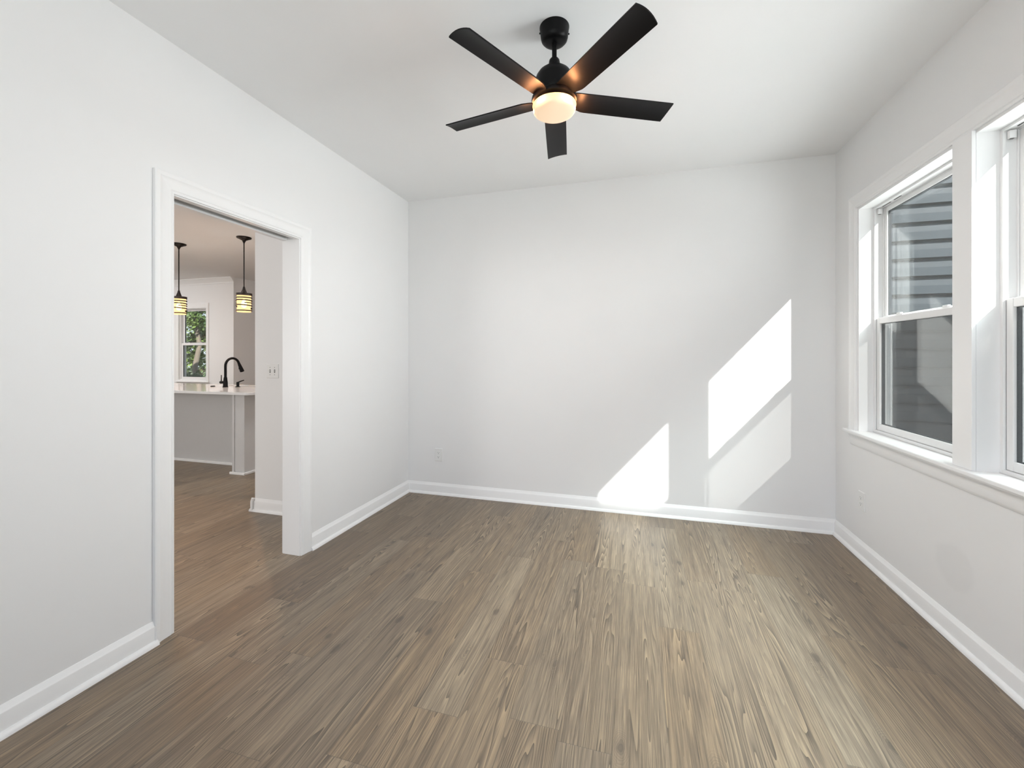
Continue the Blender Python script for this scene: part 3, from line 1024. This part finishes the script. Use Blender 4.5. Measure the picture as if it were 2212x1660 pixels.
# ------------------------------------------------------------------ pendant lamps
def pendant(px, py, label):
    root = thing('pendant_lamp', label, 'pendant lamp', (px, py, H), 'pendant lamps over the kitchen island')
    MB().lathe([(0.001, H), (0.082, H), (0.083, H - 0.006), (0.078, H - 0.014), (0.050, H - 0.026), (0.022, H - 0.040), (0.012, H - 0.062), (0.007, H - 0.075), (0.001, H - 0.076)], (px, py), 32).build('canopy', M['bronze'], root, smooth=40)
    MB().lathe([(0.0065, H - 0.07), (0.0065, 2.125)], (px, py), 12).build('cord', M['bronze'], root, smooth=40)
    z1, z0, R = 2.045, 1.815, 0.088
    MB().lathe([(0.001, 2.135), (0.010, 2.133), (0.016, 2.105), (0.030, 2.065), (0.034, z1), (0.001, z1 - 0.002)], (px, py), 24).build('socket', M['bronze'], root, smooth=40)
    sh = MB()
    sh.rings([[(px + r * math.cos(2 * PI * i / 40), py + r * math.sin(2 * PI * i / 40), z) for i in range(40)]
              for r, z in ((R - 0.012, z0 + 0.004), (R - 0.012, z1 - 0.02))], cap=False)
    sho = sh.build('shade', M['shade_glow'], root, smooth=60)
    # wrapped dark bands
    rnd = random.Random(11)
    bd = MB()
    n = 56
    z = z1 - 0.010
    first = True
    while z > z0:
        thick = 0.030 if first else rnd.choice((0.011, 0.014, 0.022))
        tilt = 0.0 if first else rnd.uniform(-0.016, 0.016)
        pha = rnd.uniform(0, 2 * PI)
        arc = 2 * PI if first or rnd.random() < 0.55 else rnd.uniform(0.55, 0.85) * 2 * PI
        full = arc > 6.2
        rings = []
        for i in range(n if full else int(n * arc / (2 * PI))):
            a = pha + 2 * PI * i / n
            zz = z + tilt * math.cos(a - pha)
            rings.append([(px + rr * math.cos(a), py + rr * math.sin(a), zz + dz) for rr, dz in
                          ((R - 0.004, -thick / 2), (R, -thick / 2), (R, thick / 2), (R - 0.004, thick / 2))])
        if full:
            rings.append(rings[0])
        bd.rings(rings, cap=not full)
        z -= thick / 2 + rnd.uniform(0.019, 0.030)
        first = False
    bd.build('wrapped_bands', M['band'], sho)
    MB().lathe([(0.002, z1 - 0.014), (R, z1 - 0.014), (R, z1 - 0.004), (0.002, z1 - 0.004)], (px, py), 40).build('shade_cap', M['bronze'], sho, smooth=40)
    MB().lathe([(0.002, 1.985), (0.014, 1.980), (0.016, 1.960), (0.030, 1.925), (0.031, 1.905), (0.022, 1.880), (0.002, 1.872)], (px, py), 24).build('bulb', M['bulb'], root, smooth=60)
    add_light('pendant_light', 'POINT', (px, py, 1.79), 9.5, (1.0, 0.54, 0.29), shadow_soft_size=0.04)
    add_light('pendant_uplight', 'POINT', (px, py, 2.10), 3.5, (1.0, 0.78, 0.60), shadow_soft_size=0.05)
    return root


pendant(-4.643, 4.131, 'dark pendant lamp with a glowing wrapped shade, right one near the partition wall')
pendant(-5.735, 4.137, 'dark pendant lamp with a glowing wrapped shade, left one in front of the window')


# ------------------------------------------------------------------ outside: siding, neighbour, ground, trees
struct(MB().box(-60, 40, -40, 60, -0.60, -0.45).build('ground', M['grass'], None))


def lap_siding(b, x0, x1, y, z0, z1, pitch, phase):
    """dutch-lap boards facing -y; the dark line under each board is its real drip gap"""
    prof = []
    z = phase
    while z > z0:
        z -= pitch
    while z < z1:
        prof += [(0.030, z + 0.0), (-0.015, z + 0.001), (-0.015, z + 0.013), (0.022, z + 0.0135),
                 (0.024, z + 0.072), (0.015, z + 0.0735), (0.012, z + pitch - 0.002)]
        z += pitch
    pts = [(y - t, zz) for t, zz in prof]
    pts = [(y + 0.05, prof[-1][1])] + list(reversed(pts)) + [(y + 0.05, prof[0][1])]
    b.rings([[(x0, yy, zz) for yy, zz in pts], [(x1, yy, zz) for yy, zz in pts]], cap=True)


b = MB()
lap_siding(b, XO + 0.03, 6.0, 3.775, -0.45, 3.3, 0.130, 1.066)
b.box(XO + 0.03, 6.0, 3.83, 3.95, -0.45, 3.3)
struct(b.build('wall_siding', M['siding'], None))

# two-storey neighbour to the south whose roof ridge shades the room's floor
w = MB()
w.box(3.0, 16.0, -8.5, -3.5, -0.45, 6.2)
struct(w.build('wall_neighbor', M['siding'], None))
RZ = 0.095 + 0.957 * (YB + 6.0)
w = MB()
w.prism([(-3.0, 6.15), (-6.0, RZ), (-9.0, 6.15), (-8.5, 6.2), (-3.5, 6.2)], 2.6, 16.4, lambda y, z, d: (d, y, z))
struct(w.build('roof_neighbor', M['roof'], None))


def tree(x, y, h, r, leaf, label, n, trunk_r=0.16, lean=0.0, seed=1, low=0.25):
    rnd = random.Random(seed)
    root = thing('tree', label, 'tree', (x, y, -0.45), 'trees outside the kitchen window')
    pts, rad = [], []
    for i in range(8):
        t = i / 7
        pts.append((x + lean * t * h + 0.08 * math.sin(i * 1.7 + seed), y + 0.06 * math.sin(i * 2.3), -0.45 + t * h * 0.85))
        rad.append(trunk_r * (1 - 0.7 * t))
    MB().tube(pts, rad, 10).build('trunk', M['bark'], root, smooth=60)
    b = bmesh.new()
    cl = [(rnd.uniform(-r, r) * 0.75, rnd.uniform(-r, r) * 0.75, h * rnd.uniform(low, 1.0)) for _ in range(16)]
    for _ in range(n):
        c = rnd.choice(cl)
        p = Vector((x + c[0] + lean * c[2] + rnd.gauss(0, r * 0.22), y + c[1] + rnd.gauss(0, r * 0.22), -0.45 + c[2] + rnd.gauss(0, r * 0.20)))
        q = Vector((rnd.gauss(0, 1), rnd.gauss(0, 1), rnd.gauss(0, 1))).normalized()
        a = q.orthogonal().normalized()
        c2 = q.cross(a)
        s = rnd.uniform(0.04, 0.10)
        vs = [b.verts.new(p + a * s), b.verts.new(p + c2 * s * 0.5), b.verts.new(p - a * s), b.verts.new(p - c2 * s * 0.5)]
        b.faces.new(vs)
    mb = MB()
    mb.bm.free()
    mb.bm = b
    f = mb.build('foliage', leaf, root)
    return root


tree(-13.9, 10.6, 5.6, 0.80, M['leaf1'], 'dark green leafy tree, nearest of those outside the kitchen window on the right', 7000, 0.10, 0.0, 3, 0.02)
tree(-16.6, 12.0, 7.0, 0.9, M['leaf3'], 'pale bare-trunked tree outside the kitchen window at the left edge', 1600, 0.17, 0.0, 5, 0.05)
tree(-21.5, 18.4, 9.0, 1.9, M['leaf1'], 'tall dark tree standing farthest back behind the kitchen window', 9000, 0.2, 0.0, 8, 0.05)
tree(-17.2, 15.0, 5.0, 0.9, M['leaf2'], 'yellow green bushy tree in the middle of the kitchen window view', 6000, 0.12, 0.0, 12, 0.02)
